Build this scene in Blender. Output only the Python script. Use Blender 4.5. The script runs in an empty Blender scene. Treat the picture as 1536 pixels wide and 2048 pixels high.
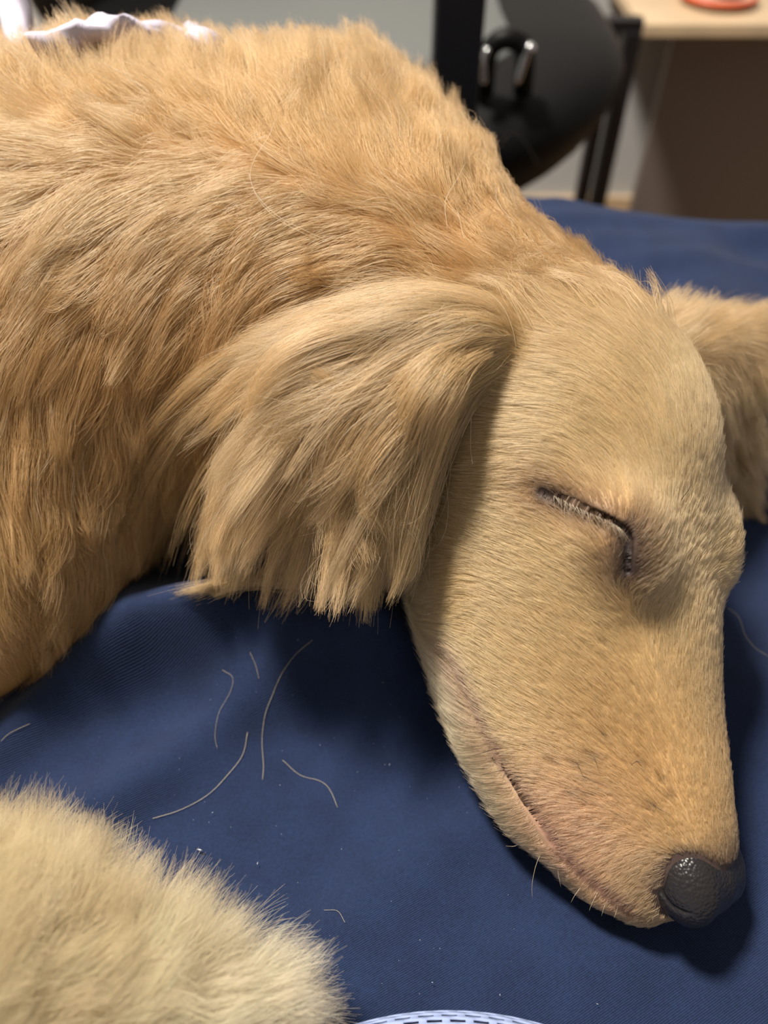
import bpy, bmesh, math, random
import numpy as np
from mathutils import Vector, Matrix, kdtree

rng = np.random.default_rng(7)
random.seed(7)
scene = bpy.context.scene
COL = scene.collection

# ------------------------------------------------------------------ camera
FPX = 1577.0
CAM_H = 0.305
PITCH = math.radians(48)
cam_d = bpy.data.cameras.new('camera')
cam = bpy.data.objects.new('camera', cam_d)
COL.objects.link(cam)
cam.location = (0, 0, CAM_H)
cam.rotation_euler = (math.pi / 2 - PITCH, 0, 0)
cam_d.sensor_fit = 'VERTICAL'
cam_d.sensor_height = 24.0
cam_d.lens = 24.0 * FPX / 2048.0
cam_d.clip_start = 0.01
cam_d.dof.use_dof = True
cam_d.dof.focus_distance = 0.27
cam_d.dof.aperture_fstop = 4.0
scene.camera = cam

# ------------------------------------------------------------------ light
world = bpy.data.worlds.new('world')
scene.world = world
world.use_nodes = True
bg = world.node_tree.nodes['Background']
bg.inputs['Color'].default_value = (1.0, 0.93, 0.84, 1)
bg.inputs['Strength'].default_value = 0.29

def area(name, loc, target, size, power, color):
    d = bpy.data.lights.new(name, 'AREA')
    d.shape = 'DISK'
    d.size = size
    d.energy = power
    d.color = color
    o = bpy.data.objects.new(name, d)
    COL.objects.link(o)
    o.location = loc
    o.rotation_euler = (Vector(target) - Vector(loc)).to_track_quat('-Z', 'Y').to_euler()
    return o
area('ceiling_lamp', (-0.70, 0.72, 2.05), (0, 0.3, 0), 0.36, 102, (1.0, 0.935, 0.84))

scene.view_settings.view_transform = 'Standard'
scene.view_settings.look = 'None'
scene.view_settings.gamma = 1
scene.view_settings.use_curve_mapping = False
scene.view_settings.exposure = 0.0
scene.cycles.use_denoising = True
scene.cycles.max_bounces = 6
scene.cycles.transmission_bounces = 5
scene.cycles.diffuse_bounces = 2
scene.cycles.use_adaptive_sampling = True
scene.cycles.adaptive_threshold = 0.06

# ------------------------------------------------------------------ helpers
CT = np.array([0, 0, CAM_H])
SA, CA = math.sin(PITCH), math.cos(PITCH)
def ray(u, v):
    dx = (np.asarray(u, float) - 768) / FPX
    dy = (1024 - np.asarray(v, float)) / FPX
    return np.stack([dx, CA + dy * SA, -SA + dy * CA], -1)
def at_z(u, v, z):
    d = ray(u, v)
    return CT + d * ((z - CAM_H) / d[2])
def at_y(u, v, y):
    d = ray(u, v)
    return CT + d * (y / d[1])
def project(P):
    q = P - CT
    dep = q[..., 1] * CA - q[..., 2] * SA
    up = q[..., 1] * SA + q[..., 2] * CA
    dep = np.where(np.abs(dep) < 1e-4, 1e-4, dep)
    return np.stack([768 + FPX * q[..., 0] / dep, 1024 - FPX * up / dep], -1), dep

def nrm(a):
    return a / (np.linalg.norm(a, axis=-1, keepdims=True) + 1e-12)

def smooth_line(x, xs, ys):
    """monotone-ish cubic (Catmull-Rom/Hermite) through control points"""
    xs = np.asarray(xs, float); ys = np.asarray(ys, float)
    m = np.gradient(ys, xs)
    x = np.clip(x, xs[0], xs[-1])
    i = np.clip(np.searchsorted(xs, x) - 1, 0, len(xs) - 2)
    h = xs[i + 1] - xs[i]
    t = (x - xs[i]) / h
    t2, t3 = t * t, t * t * t
    return ((2 * t3 - 3 * t2 + 1) * ys[i] + (t3 - 2 * t2 + t) * h * m[i]
            + (-2 * t3 + 3 * t2) * ys[i + 1] + (t3 - t2) * h * m[i + 1])

def seg_dist(P, A, B, ra, rb=None):
    A = np.asarray(A, float); B = np.asarray(B, float)
    if rb is None: rb = ra
    ab = B - A
    t = np.clip(((P - A) @ ab) / (ab @ ab + 1e-12), 0, 1)
    return np.linalg.norm(P - A - t[..., None] * ab, axis=-1) - (ra + (rb - ra) * t)

def ell(P, c, r, R=None):
    q = P - np.asarray(c, float)
    if R is not None: q = q @ R
    r = np.asarray(r, float)
    k0 = np.linalg.norm(q / r, axis=-1)
    k1 = np.linalg.norm(q / (r * r), axis=-1) + 1e-9
    return k0 * (k0 - 1) / k1

def smin(a, b, k):
    h = np.maximum(k - np.abs(a - b), 0) / k
    return np.minimum(a, b) - h * h * k * 0.25
def smax(a, b, k):
    return -smin(-a, -b, k)

def surface_nets(F, origin, h):
    ins = F < 0
    nx, ny, nz = F.shape
    c = np.zeros((nx - 1, ny - 1, nz - 1), np.int8)
    for i in (0, 1):
        for j in (0, 1):
            for k in (0, 1):
                c += ins[i:nx - 1 + i, j:ny - 1 + j, k:nz - 1 + k]
    cells = np.argwhere((c > 0) & (c < 8))
    idx = -np.ones(c.shape, np.int64)
    idx[tuple(cells.T)] = np.arange(len(cells))
    acc = np.zeros((len(cells), 3)); cnt = np.zeros(len(cells))
    corners = [(i, j, k) for i in (0, 1) for j in (0, 1) for k in (0, 1)]
    for a in corners:
        for ax in range(3):
            if a[ax]: continue
            b = list(a); b[ax] = 1
            fa = F[cells[:, 0] + a[0], cells[:, 1] + a[1], cells[:, 2] + a[2]]
            fb = F[cells[:, 0] + b[0], cells[:, 1] + b[1], cells[:, 2] + b[2]]
            m = (fa < 0) != (fb < 0)
            t = fa / np.where(np.abs(fa - fb) < 1e-12, 1, fa - fb)
            p = np.tile(np.array(a, float), (len(cells), 1)); p[:, ax] = t
            acc[m] += p[m]; cnt[m] += 1
    V = origin + h * (cells + acc / cnt[:, None])
    quads = []
    for ax in range(3):
        sl0 = [slice(1, n - 1) for n in F.shape]; sl1 = list(sl0)
        sl0[ax] = slice(0, F.shape[ax] - 1); sl1[ax] = slice(1, F.shape[ax])
        A = ins[tuple(sl0)]; B = ins[tuple(sl1)]
        e = np.argwhere(A != B)
        if not len(e): continue
        flip = A[tuple(e.T)]
        off = np.array([1, 1, 1]); off[ax] = 0
        e = e + off
        o1 = np.zeros(3, int); o1[(ax + 1) % 3] = 1
        o2 = np.zeros(3, int); o2[(ax + 2) % 3] = 1
        q = np.stack([idx[tuple((e - o1 - o2).T)], idx[tuple((e - o2).T)], idx[tuple(e.T)], idx[tuple((e - o1).T)]], 1)
        q[~flip] = q[~flip][:, ::-1]
        quads.append(q)
    return V, np.concatenate(quads)

def mesh_obj(name, V, faces, mat=None, parent=None, smooth=True):
    me = bpy.data.meshes.new(name)
    me.from_pydata([tuple(v) for v in V] if not isinstance(V, np.ndarray) else V.tolist(), [],
                   faces.tolist() if isinstance(faces, np.ndarray) else faces)
    me.update()
    if smooth:
        me.polygons.foreach_set('use_smooth', [True] * len(me.polygons))
    o = bpy.data.objects.new(name, me)
    COL.objects.link(o)
    if mat is not None: me.materials.append(mat)
    if parent is not None: o.parent = parent
    return o

def tag(o, label=None, cat=None, group=None, kind=None):
    if label: o['label'] = label
    if cat: o['category'] = cat
    if group: o['group'] = group
    if kind: o['kind'] = kind
    return o

def principled(name, color, rough=0.5, **kw):
    m = bpy.data.materials.new(name); m.use_nodes = True
    b = m.node_tree.nodes['Principled BSDF']
    b.inputs['Base Color'].default_value = (*color, 1)
    b.inputs['Roughness'].default_value = rough
    for k, v in kw.items():
        b.inputs[k].default_value = v
    return m
def srgb(r, g, b):
    f = lambda c: (c / 255 / 12.92) if c / 255 <= 0.04045 else ((c / 255 + 0.055) / 1.055) ** 2.4
    return (f(r), f(g), f(b))

def trace(fun, u, v, t0=0.12, tmax=0.9):
    """where the sight line through a pixel meets the surface"""
    d = nrm(ray(u, v)); t = np.full(d.shape[:-1], t0)
    for _ in range(90):
        t = np.minimum(t + np.maximum(fun(CT + d * t[..., None]), -0.002) * 0.8, tmax)
    return CT + d * t[..., None]


# ------------------------------------------------------------------ the dog's head frame (metres; s runs from the nose back)
HT = np.array([0.10661, 0.07962, CAM_H - 0.28725])
HS = nrm(np.array([-0.25691, 0.87465, 0.41108]))
HL = np.array([0.81681, 0.42386, -0.39136]); HL = nrm(HL - HS * (HL @ HS))
HD = np.cross(HS, HL); HD = HD if HD[2] > 0 else -HD
ROLL = math.radians(10)
HL, HD = HL * math.cos(ROLL) - HD * math.sin(ROLL), HD * math.cos(ROLL) + HL * math.sin(ROLL)
HR = np.stack([HS, HL, HD], 1)
def to_head(P): return (P - HT) @ HR * 100.0          # cm
def from_head(q): return HT + (np.asarray(q, float) / 100.0) @ HR.T

PS = [-0.2, 0.3, 1.0, 3.0, 6.0, 9.0, 11.0, 13.0, 15.0, 18.0, 21.0, 24.0, 26.5]
PT = [0.3, 1.0, 1.5, 2.15, 2.9, 3.9, 4.6, 5.4, 6.2, 6.4, 5.3, 3.2, 0.6]
PB = [-0.9, -2.0, -2.7, -3.7, -4.8, -5.5, -5.7, -5.5, -5.2, -5.2, -5.0, -4.4, -2.0]
PW = [0.3, 1.2, 1.8, 2.5, 3.35, 4.25, 4.8, 5.15, 5.4, 5.5, 5.2, 4.0, 2.0]

def head_sdf(P):
    q = to_head(P)
    s, l, d = q[..., 0], q[..., 1], q[..., 2]
    w = smooth_line(s, PS, PW); t = smooth_line(s, PS, PT); b = smooth_line(s, PS, PB)
    c = (t + b) / 2; hh = (t - b) / 2
    y = (d - c) / hh
    w = w * (1 - 0.10 * np.clip(y, -1, 1))
    p = 2.25
    e = ((np.abs(l) / w) ** p + np.abs(y) ** p) ** (1 / p)
    rho = np.sqrt(l * l + (d - c) ** 2)
    f = np.where(e > 1e-3, rho - rho / np.maximum(e, 1e-3), -np.minimum(w, hh))
    over = np.maximum(np.maximum(PS[0] - s, s - PS[-1]), 0)
    f = np.sqrt(np.maximum(f, 0) ** 2 + over ** 2) + np.minimum(f, 0)
    for sg in (-1, 1):
        f = smin(f, ell(q, (12.0, sg * 2.9, 3.5), (1.7, 1.05, 1.0)), 1.8)        # brow
        f = smin(f, ell(q, (4.6, sg * 1.9, -2.3), (3.8, 1.1, 1.8)), 1.2)       # upper lip
        f = smin(f, ell(q, (9.5, sg * 2.4, -3.4), (5.5, 1.5, 2.2)), 2.6)       # jaw
        f = smin(f, ell(q, (1.3, sg * 0.95, -1.5), (1.5, 1.0, 1.3)), 0.8)       # front of the lip
    return f / 100.0

def chain(P, pts, k):
    f = None
    for (a, ra), (b, rb) in zip(pts[:-1], pts[1:]):
        g = seg_dist(P, a, b, ra, rb)
        f = g if f is None else smin(f, g, k)
    return f

def trace0(px, off):
    """a point on the head or trunk seen along a sight line, lifted off the skin"""
    u, v = px
    f = lambda P: smin(head_sdf(P), body_sdf(P), 0.018)
    p = trace(f, np.array([u, u], float), np.array([v, v], float))[:1]
    e = 0.002
    g = np.array([(f(p + np.eye(3)[k] * e) - f(p - np.eye(3)[k] * e))[0] for k in range(3)])
    return p[0] + nrm(g) * off
def make_ear():
    global EAR_FRONT, EAR_MID, EAR_REAR
    base = (trace0((945, 690), 0.000), 0.009)
    EAR_FRONT = [base, (trace0((895, 800), 0.012), 0.008), (trace0((835, 930), 0.016), 0.007), (at_z(770, 1060, 0.055), 0.005)]
    m = [trace0((830, 760), 0.007), trace0((720, 880), 0.012), at_z(640, 1040, 0.068)]
    EAR_MID = [base, (m[0], 0.008), (m[1], 0.008), (m[2], 0.006)]
    EAR_REAR = [base, (trace0((770, 710), 0.002), 0.008), (trace0((600, 800), 0.004), 0.009), (trace0((440, 960), 0.006), 0.007)]
FAR_EAR = [((0.100, 0.265, 0.095), 0.018), ((0.160, 0.310, 0.070), 0.016), ((0.250, 0.355, 0.035), 0.012)]
FAR_EAR_FALL = [((0.125, 0.285, 0.080), 0.014), ((0.170, 0.295, 0.042), 0.012), ((0.180, 0.290, 0.016), 0.009)]
def ear_sdf(P):
    f = smin(chain(P, EAR_FRONT, 0.008), chain(P, EAR_MID, 0.008), 0.016)
    return smin(f, chain(P, EAR_REAR, 0.008), 0.016)
def far_ear_sdf(P):
    return smin(chain(P, FAR_EAR, 0.01), chain(P, FAR_EAR_FALL, 0.01), 0.015)
def tail_sdf(P):
    return chain(P, [((-0.60, 0.28, 0.07), 0.06), ((-0.64, 0.16, 0.05), 0.03), ((-0.52, 0.075, 0.045), 0.030), ((-0.36, 0.055, 0.043), 0.032),
                     ((-0.22, 0.044, 0.040), 0.033), ((-0.13, 0.038, 0.034), 0.030), ((-0.068, 0.034, 0.022), 0.018)], 0.02)
def body_sdf(P):
    # trunk lying on the bed: wider than high
    Q = P.copy(); Q[..., 1] = 0.335 + (P[..., 1] - 0.335) / 1.45
    f = chain(Q, [((0.005, 0.322, 0.102), 0.052), ((-0.03, 0.342, 0.104), 0.069), ((-0.12, 0.350, 0.086), 0.086),
                  ((-0.24, 0.350, 0.084), 0.089), ((-0.40, 0.335, 0.085), 0.085), ((-0.56, 0.32, 0.080), 0.075)], 0.03)
    f = smin(f, chain(P, [(tuple(from_head((22, -0.8, -1.0))), 0.047), ((0.00, 0.30, 0.095), 0.064), ((-0.09, 0.33, 0.085), 0.08)], 0.03), 0.03)
    f = smin(f, ell(P, (-0.185, 0.235, 0.05), (0.070, 0.065, 0.055)), 0.04)      # chest and folded foreleg
    f = smin(f, chain(P, [((-0.20, 0.25, 0.06), 0.05), ((-0.165, 0.205, 0.035), 0.036), ((-0.17, 0.178, 0.022), 0.022)], 0.02), 0.03)
    return smin(f, tail_sdf(P), 0.01)                                         # hips out of frame, tail curled round to the front

make_ear()
def dog_sdf(P):
    f = smin(head_sdf(P), body_sdf(P), 0.018)
    return smin(smin(f, far_ear_sdf(P), 0.012), ear_sdf(P), 0.006)

def eval_grid(fun, lo, hi, h, band=0.02, cf=5):
    n = np.ceil((np.array(hi) - lo) / h / cf).astype(int) * cf + 1
    lo = np.array(lo, float)
    nc = (n - 1) // cf + 1
    ax = [lo[i] + h * cf * np.arange(nc[i]) for i in range(3)]
    Pc = np.stack(np.meshgrid(*ax, indexing='ij'), -1)
    Fc = fun(Pc.reshape(-1, 3)).reshape(nc)
    F = Fc
    for a in range(3):                                   # linear upsample
        m = F.shape[a]
        x = np.arange((m - 1) * cf + 1) / cf
        i = np.minimum(x.astype(int), m - 2); t = x - i
        sh = [1, 1, 1]; sh[a] = -1; t = t.reshape(sh)
        F = np.take(F, i, a) * (1 - t) + np.take(F, i + 1, a) * t
    I = np.argwhere(np.abs(F) < band)
    for k in range(0, len(I), 1000000):
        J = I[k:k + 1000000]
        F[tuple(J.T)] = fun(lo + h * J)
    return F, lo

class Grid:
    def __init__(s, F, lo, h):
        s.F, s.lo, s.h = F, lo, h
    def __call__(s, P):
        x = (P - s.lo) / s.h
        n = np.array(s.F.shape)
        x = np.clip(x, 0, n - 1.001)
        i = x.astype(int); t = x - i
        r = 0
        for a in (0, 1):
            wa = t[:, 0] if a else 1 - t[:, 0]
            for b in (0, 1):
                wb = t[:, 1] if b else 1 - t[:, 1]
                for c in (0, 1):
                    wc = t[:, 2] if c else 1 - t[:, 2]
                    r = r + wa * wb * wc * s.F[i[:, 0] + a, i[:, 1] + b, i[:, 2] + c]
        return r
    def grad(s, P, e=0.002):
        g = np.stack([s(P + np.eye(3)[k] * e) - s(P - np.eye(3)[k] * e) for k in range(3)], -1)
        return nrm(g)


# ------------------------------------------------------------------ the setting
FLOOR_Z, WALL_Y = -0.535, 1.65
def box_vf(x0, x1, y0, y1, z0, z1):
    v = [(x, y, z) for x in (x0, x1) for y in (y0, y1) for z in (z0, z1)]
    f = [(0, 1, 3, 2), (4, 6, 7, 5), (0, 4, 5, 1), (2, 3, 7, 6), (0, 2, 6, 4), (1, 5, 7, 3)]
    return v, f
def box(name, x0, x1, y0, y1, z0, z1, mat, parent=None, bevel=0.0):
    v, f = box_vf(x0, x1, y0, y1, z0, z1)
    o = mesh_obj(name, v, f, mat, parent, smooth=False)
    if bevel:
        bm = bmesh.new(); bm.from_mesh(o.data)
        bmesh.ops.bevel(bm, geom=bm.edges[:], offset=bevel, segments=2, affect='EDGES', profile=0.5)
        bm.to_mesh(o.data); bm.free()
    return o
def empty(name, loc, label, cat, group=None):
    o = bpy.data.objects.new(name, None); COL.objects.link(o); o.location = loc
    o.empty_display_size = 0.05
    tag(o, label, cat, group)
    bpy.context.view_layer.update()
    return o
def adopt(o, parent):
    o.parent = parent
    o.matrix_parent_inverse = Matrix.Translation(-parent.location)
    return o
def tube(name, pts, rad, mat, parent=None, sides=8, flat=1.0, cap=True):
    pts = np.array(pts, float); n = len(pts)
    rad = np.broadcast_to(np.asarray(rad, float), (n,))
    tan = nrm(np.gradient(pts, axis=0))
    ref = np.array([0, 0, 1.0])
    V = []; F = []
    for i in range(n):
        a = np.cross(tan[i], ref)
        if np.linalg.norm(a) < 1e-3: a = np.cross(tan[i], [1, 0, 0])
        a = nrm(a); b = np.cross(a, tan[i])
        for k in range(sides):
            th = 2 * math.pi * k / sides
            V.append(pts[i] + rad[i] * (math.cos(th) * a + math.sin(th) * b * flat))
    for i in range(n - 1):
        for k in range(sides):
            k2 = (k + 1) % sides
            F.append((i * sides + k, i * sides + k2, (i + 1) * sides + k2, (i + 1) * sides + k))
    if cap:
        F.append(tuple(range(sides))[::-1]); F.append(tuple((n - 1) * sides + k for k in range(sides)))
    return mesh_obj(name, np.array(V), F, mat, parent)
def spline(pts, n):
    pts = np.array(pts, float); x = np.arange(len(pts)); t = np.linspace(0, len(pts) - 1, n)
    return np.stack([smooth_line(t, x, pts[:, k]) for k in range(pts.shape[1])], 1)

def noise_bump(m, scale, strength, detail=4, dist=0.001, color_var=None):
    nt = m.node_tree; b = nt.nodes['Principled BSDF']
    tc = nt.nodes.new('ShaderNodeTexCoord')
    n = nt.nodes.new('ShaderNodeTexNoise'); n.inputs['Scale'].default_value = scale; n.inputs['Detail'].default_value = detail
    nt.links.new(tc.outputs['Object'], n.inputs['Vector'])
    bp = nt.nodes.new('ShaderNodeBump'); bp.inputs['Strength'].default_value = strength; bp.inputs['Distance'].default_value = dist
    nt.links.new(n.outputs['Fac'], bp.inputs['Height']); nt.links.new(bp.outputs['Normal'], b.inputs['Normal'])
    if color_var:
        r = nt.nodes.new('ShaderNodeValToRGB')
        c = b.inputs['Base Color'].default_value[:3]
        r.color_ramp.elements[0].color = (*[x * (1 - color_var) for x in c], 1); r.color_ramp.elements[0].position = 0.3
        r.color_ramp.elements[1].color = (*[min(1, x * (1 + color_var)) for x in c], 1); r.color_ramp.elements[1].position = 0.7
        nt.links.new(n.outputs['Fac'], r.inputs['Fac']); nt.links.new(r.outputs['Color'], b.inputs['Base Color'])
    return m

wall_m = noise_bump(principled('wall_paint', srgb(205, 203, 201), 0.7), 60, 0.1, color_var=0.03)
floor_m = noise_bump(principled('floor_boards', srgb(150, 120, 85), 0.45), 8, 0.15, color_var=0.2)
wood_m = principled('pale_wood', srgb(208, 182, 148), 0.5)
wood_m2 = noise_bump(wood_m, 14, 0.15, color_var=0.12)
black_m = principled('black_steel', srgb(22, 20, 22), 0.45)
shell_m = noise_bump(principled('black_leather', srgb(10, 9, 10), 0.5, **{'Specular IOR Level': 0.2}), 220, 0.25, color_var=0.1)
grey_m = noise_bump(principled('grey_seat_cloth', srgb(98, 100, 98), 0.7), 500, 0.3, color_var=0.08)
chrome_m = principled('chrome', (0.8, 0.8, 0.82), 0.15, Metallic=1.0)
orange_m = principled('orange_red_rim', srgb(225, 95, 60), 0.35)
cream_m = principled('cream_glaze', srgb(225, 205, 180), 0.35)

tag(box('floor', -2.2, 2.6, -1.0, WALL_Y, FLOOR_Z - 0.05, FLOOR_Z, floor_m), kind='structure')
tag(box('wall_back', -2.2, 2.6, WALL_Y, WALL_Y + 0.08, FLOOR_Z - 0.05, 1.9, wall_m), kind='structure')
tag(box('baseboard_back', -2.2, 2.6, WALL_Y - 0.014, WALL_Y, FLOOR_Z, FLOOR_Z + 0.032, wood_m), kind='structure')

# ---- sheet relief (metres above the mattress)
FOLDS = [  # pixel polyline where the fold runs, height, half width
    ([(-150, 1530), (0, 1445), (150, 1350), (300, 1285), (420, 1265)], 0.014, 0.012, 0.018),
    ([(270, 1205), (420, 1203), (560, 1203), (690, 1208), (770, 1240)], 0.034, 0.030, 0.032),
    ([(150, 1640), (330, 1540), (480, 1430), (640, 1360), (760, 1330)], 0.008, 0.012, 0.0),
    ([(700, 1850), (850, 1720), (960, 1640)], 0.005, 0.014, 0.0),
    ([(1050, 1930), (1200, 1900), (1330, 1930), (1500, 1950)], 0.003, 0.016, 0.0),
    ([(1060, 480), (1250, 490), (1536, 470)], 0.006, 0.018, 0.0),
    ([(1100, 450), (1350, 445), (1600, 480)], 0.005, 0.012, 0.0),
    ([(1250, 530), (1420, 520), (1620, 560)], 0.005, 0.014, 0.0),
    ([(1450, 760), (1530, 840), (1600, 980)], 0.006, 0.016, 0.0),
]
DENTS = [((-0.05, 0.115), 0.05, -0.004), ((0.09, 0.085), 0.045, -0.003), ((-0.09, 0.170), 0.020, -0.008), ((-0.02, 0.165), 0.02, -0.004)]
_fold3 = []
for px, hgt, sig, z in FOLDS:
    _fold3.append((np.array([at_z(u, v, z)[:2] for u, v in px]), hgt, sig))
_wr = np.random.default_rng(3)
_waves = [(_wr.uniform(0, 2 * math.pi), _wr.uniform(0, 6.28), 2 * math.pi / lam, amp) for lam, amp in
          ((.21, .0022), (.16, .0018), (.12, .0014), (.08, .0008), (.06, .0006), (.045, .00035), (.032, .0002))]
EDGE_A, EDGE_B = at_z(1060, 393, 0)[:2], at_z(1536, 431, 0)[:2]
_en = nrm(np.array([-(EDGE_B - EDGE_A)[1], (EDGE_B - EDGE_A)[0]]))
def bed_z(x, y):
    z = np.zeros_like(x)
    P = np.stack([x, y], -1)
    for L, hgt, sig in _fold3:
        d = np.full(x.shape, 9.0)
        for a, b in zip(L[:-1], L[1:]):
            ab = b - a; t = np.clip(((P - a) @ ab) / (ab @ ab), 0, 1)
            d = np.minimum(d, np.linalg.norm(P - a - t[..., None] * ab, axis=-1))
        z = z + hgt * np.exp(-(d / sig) ** 2)
    for c, r, a in DENTS:
        z = z + a * np.exp(-(((x - c[0]) ** 2 + (y - c[1]) ** 2) / r ** 2))
    wx = x + 0.012 * np.sin(y * 31 + 1) ; wy = y + 0.012 * np.sin(x * 27)
    for th, ph, k, amp in _waves:
        z = z + amp * np.sin(k * (wx * math.cos(th) + wy * math.sin(th)) + ph)
    e = (P - EDGE_A) @ _en                                # beyond the far edge the sheet hangs down
    r = 0.012
    drop = np.where(e > -r, np.minimum((np.maximum(e + r, 0)) ** 2 / (2 * r), 9), 0)
    return z - np.minimum(drop, 0.53)

xs = np.concatenate([np.arange(-0.95, -0.26, 0.012), np.arange(-0.26, 0.30, 0.0025), np.arange(0.30, 0.9, 0.012)])
ys = np.concatenate([np.arange(-0.30, 0.03, 0.012), np.arange(0.03, 0.45, 0.0025), np.arange(0.45, 0.70, 0.004)])
X, Y = np.meshgrid(xs, ys, indexing='ij')
Z = bed_z(X, Y)
Vb = np.stack([X, Y, Z], -1).reshape(-1, 3)
ii = np.arange(len(xs) * len(ys)).reshape(len(xs), len(ys))
Qb = np.stack([ii[:-1, :-1], ii[1:, :-1], ii[1:, 1:], ii[:-1, 1:]], -1).reshape(-1, 4)
Qb = Qb[Z.reshape(-1)[Qb].min(1) > -0.50]

navy_m = principled('navy_cotton', srgb(40, 58, 98), 0.85)
def build_navy():
    nt = navy_m.node_tree; N = nt.nodes; L = nt.links; b = N['Principled BSDF']
    tc = N.new('ShaderNodeTexCoord')
    def wave(rot, scale, dist):
        mp = N.new('ShaderNodeMapping'); mp.inputs['Rotation'].default_value = (0, 0, rot)
        L.new(tc.outputs['Object'], mp.inputs['Vector'])
        w = N.new('ShaderNodeTexWave'); w.wave_type = 'BANDS'; w.bands_direction = 'X'
        w.inputs['Scale'].default_value = scale; w.inputs['Distortion'].default_value = dist
        w.inputs['Detail'].default_value = 2; w.inputs['Detail Scale'].default_value = 0.6
        L.new(mp.outputs['Vector'], w.inputs['Vector'])
        return w
    w1 = wave(math.radians(62), 480, 1.5); w2 = wave(math.radians(-25), 700, 1.5)
    mul = N.new('ShaderNodeMath'); mul.operation = 'MULTIPLY_ADD'
    L.new(w2.outputs['Fac'], mul.inputs[0]); mul.inputs[1].default_value = 0.45; L.new(w1.outputs['Fac'], mul.inputs[2])
    n = N.new('ShaderNodeTexNoise'); n.inputs['Scale'].default_value = 900; n.inputs['Detail'].default_value = 3
    L.new(tc.outputs['Object'], n.inputs['Vector'])
    n2 = N.new('ShaderNodeTexNoise'); n2.inputs['Scale'].default_value = 60; n2.inputs['Detail'].default_value = 6
    L.new(tc.outputs['Object'], n2.inputs['Vector'])
    a1 = N.new('ShaderNodeMath'); a1.operation = 'MULTIPLY_ADD'
    L.new(n.outputs['Fac'], a1.inputs[0]); a1.inputs[1].default_value = 1.3; L.new(mul.outputs[0], a1.inputs[2])
    a2 = N.new('ShaderNodeMath'); a2.operation = 'MULTIPLY_ADD'
    L.new(n2.outputs['Fac'], a2.inputs[0]); a2.inputs[1].default_value = 1.0; L.new(a1.outputs[0], a2.inputs[2])
    r = N.new('ShaderNodeValToRGB')
    mr = N.new('ShaderNodeMapRange'); mr.inputs['From Min'].default_value = 0.9; mr.inputs['From Max'].default_value = 2.7
    L.new(a2.outputs[0], mr.inputs['Value']); L.new(mr.outputs[0], r.inputs['Fac'])
    r.color_ramp.elements[0].color = (*srgb(*NAVY_LO), 1); r.color_ramp.elements[1].color = (*srgb(*NAVY_HI), 1)
    L.new(r.outputs['Color'], b.inputs['Base Color'])
    bp = N.new('ShaderNodeBump'); bp.inputs['Strength'].default_value = 0.5; bp.inputs['Distance'].default_value = 0.0003
    L.new(a1.outputs[0], bp.inputs['Height']); L.new(bp.outputs['Normal'], b.inputs['Normal'])
    b.inputs['Sheen Weight'].default_value = 0.08; b.inputs['Sheen Roughness'].default_value = 0.5
    b.inputs['Specular IOR Level'].default_value = 0.2
NAVY_LO, NAVY_HI = (17, 26, 48), (38, 54, 90)
build_navy()
def thicken(V, Q, t):
    n = len(V); cnt = {}
    for q in Q:
        for a, b in zip(q, np.roll(q, -1)): cnt[(a, b)] = 1
    rim = [(a, b) for (a, b) in cnt if (b, a) not in cnt]
    return np.concatenate([V, V - np.array([0, 0, t])]), [tuple(q) for q in Q] + [tuple(q[::-1] + n) for q in Q] + [(b, a, a + n, b + n) for a, b in rim]
_used = np.unique(Qb); _map = -np.ones(len(Vb), int); _map[_used] = np.arange(len(_used))
Vb, Qb = Vb[_used], _map[Qb]
Vs, Qs = thicken(Vb, Qb, 0.002)
sheet = mesh_obj('bed_sheet', Vs, Qs, navy_m)
tag(sheet, 'navy blue cotton bed sheet with soft folds under the sleeping dog', 'bed sheet')
# ------------------------------------------------------------------ the dog
_dog_free = dog_sdf
def dog_sdf(P):                                           # the body lies flat where the sheet carries it
    return smax(_dog_free(P), 0.0005 + bed_z(P[..., 0], P[..., 1]) - P[..., 2], 0.006)
STEP = 0.003
F0, lo0 = eval_grid(dog_sdf, (-0.69, -0.05, -0.03), (0.30, 0.60, 0.24), STEP)
G = Grid(F0, lo0, STEP)
V, Q = surface_nets(F0, lo0, STEP)

EYE_PX = [(1085, 985), (1120, 1000), (1170, 1025), (1225, 1050), (1250, 1072), (1254, 1105), (1255, 1142)]
MOUTH_PX = [(905, 1320), (935, 1380), (970, 1455), (1010, 1532), (1042, 1578), (1075, 1630), (1112, 1690), (1165, 1745), (1225, 1795), (1262, 1825)]
def trace_line(px, n):
    px = spline(px, n)
    return trace(lambda P: G(P), px[:, 0], px[:, 1])
EYE = trace_line(EYE_PX, 15)
MOUTH = trace_line(MOUTH_PX, 24)
MOUTH = MOUTH[np.linalg.norm(MOUTH - MOUTH[0], axis=1) < 0.2]
def mirror(P):
    q = to_head(P); q[..., 1] *= -1
    return from_head(q)
def line_dist(P, L):
    d = np.full(P.shape[:-1], 9.0); tt = np.zeros(P.shape[:-1])
    for i, (a, b) in enumerate(zip(L[:-1], L[1:])):
        ab = b - a; t = np.clip(((P - a) @ ab) / (ab @ ab + 1e-12), 0, 1)
        e = np.linalg.norm(P - a - t[..., None] * ab, axis=-1)
        m = e < d
        d = np.where(m, e, d); tt = np.where(m, (i + t) / (len(L) - 1), tt)
    return d, tt
EYE_C = EYE[8] - 0.0  # about the middle of the closed lids
EYE_N = G.grad(EYE_C[None])[0]
LINES = [EYE, mirror(EYE), MOUTH, mirror(MOUTH)]
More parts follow.
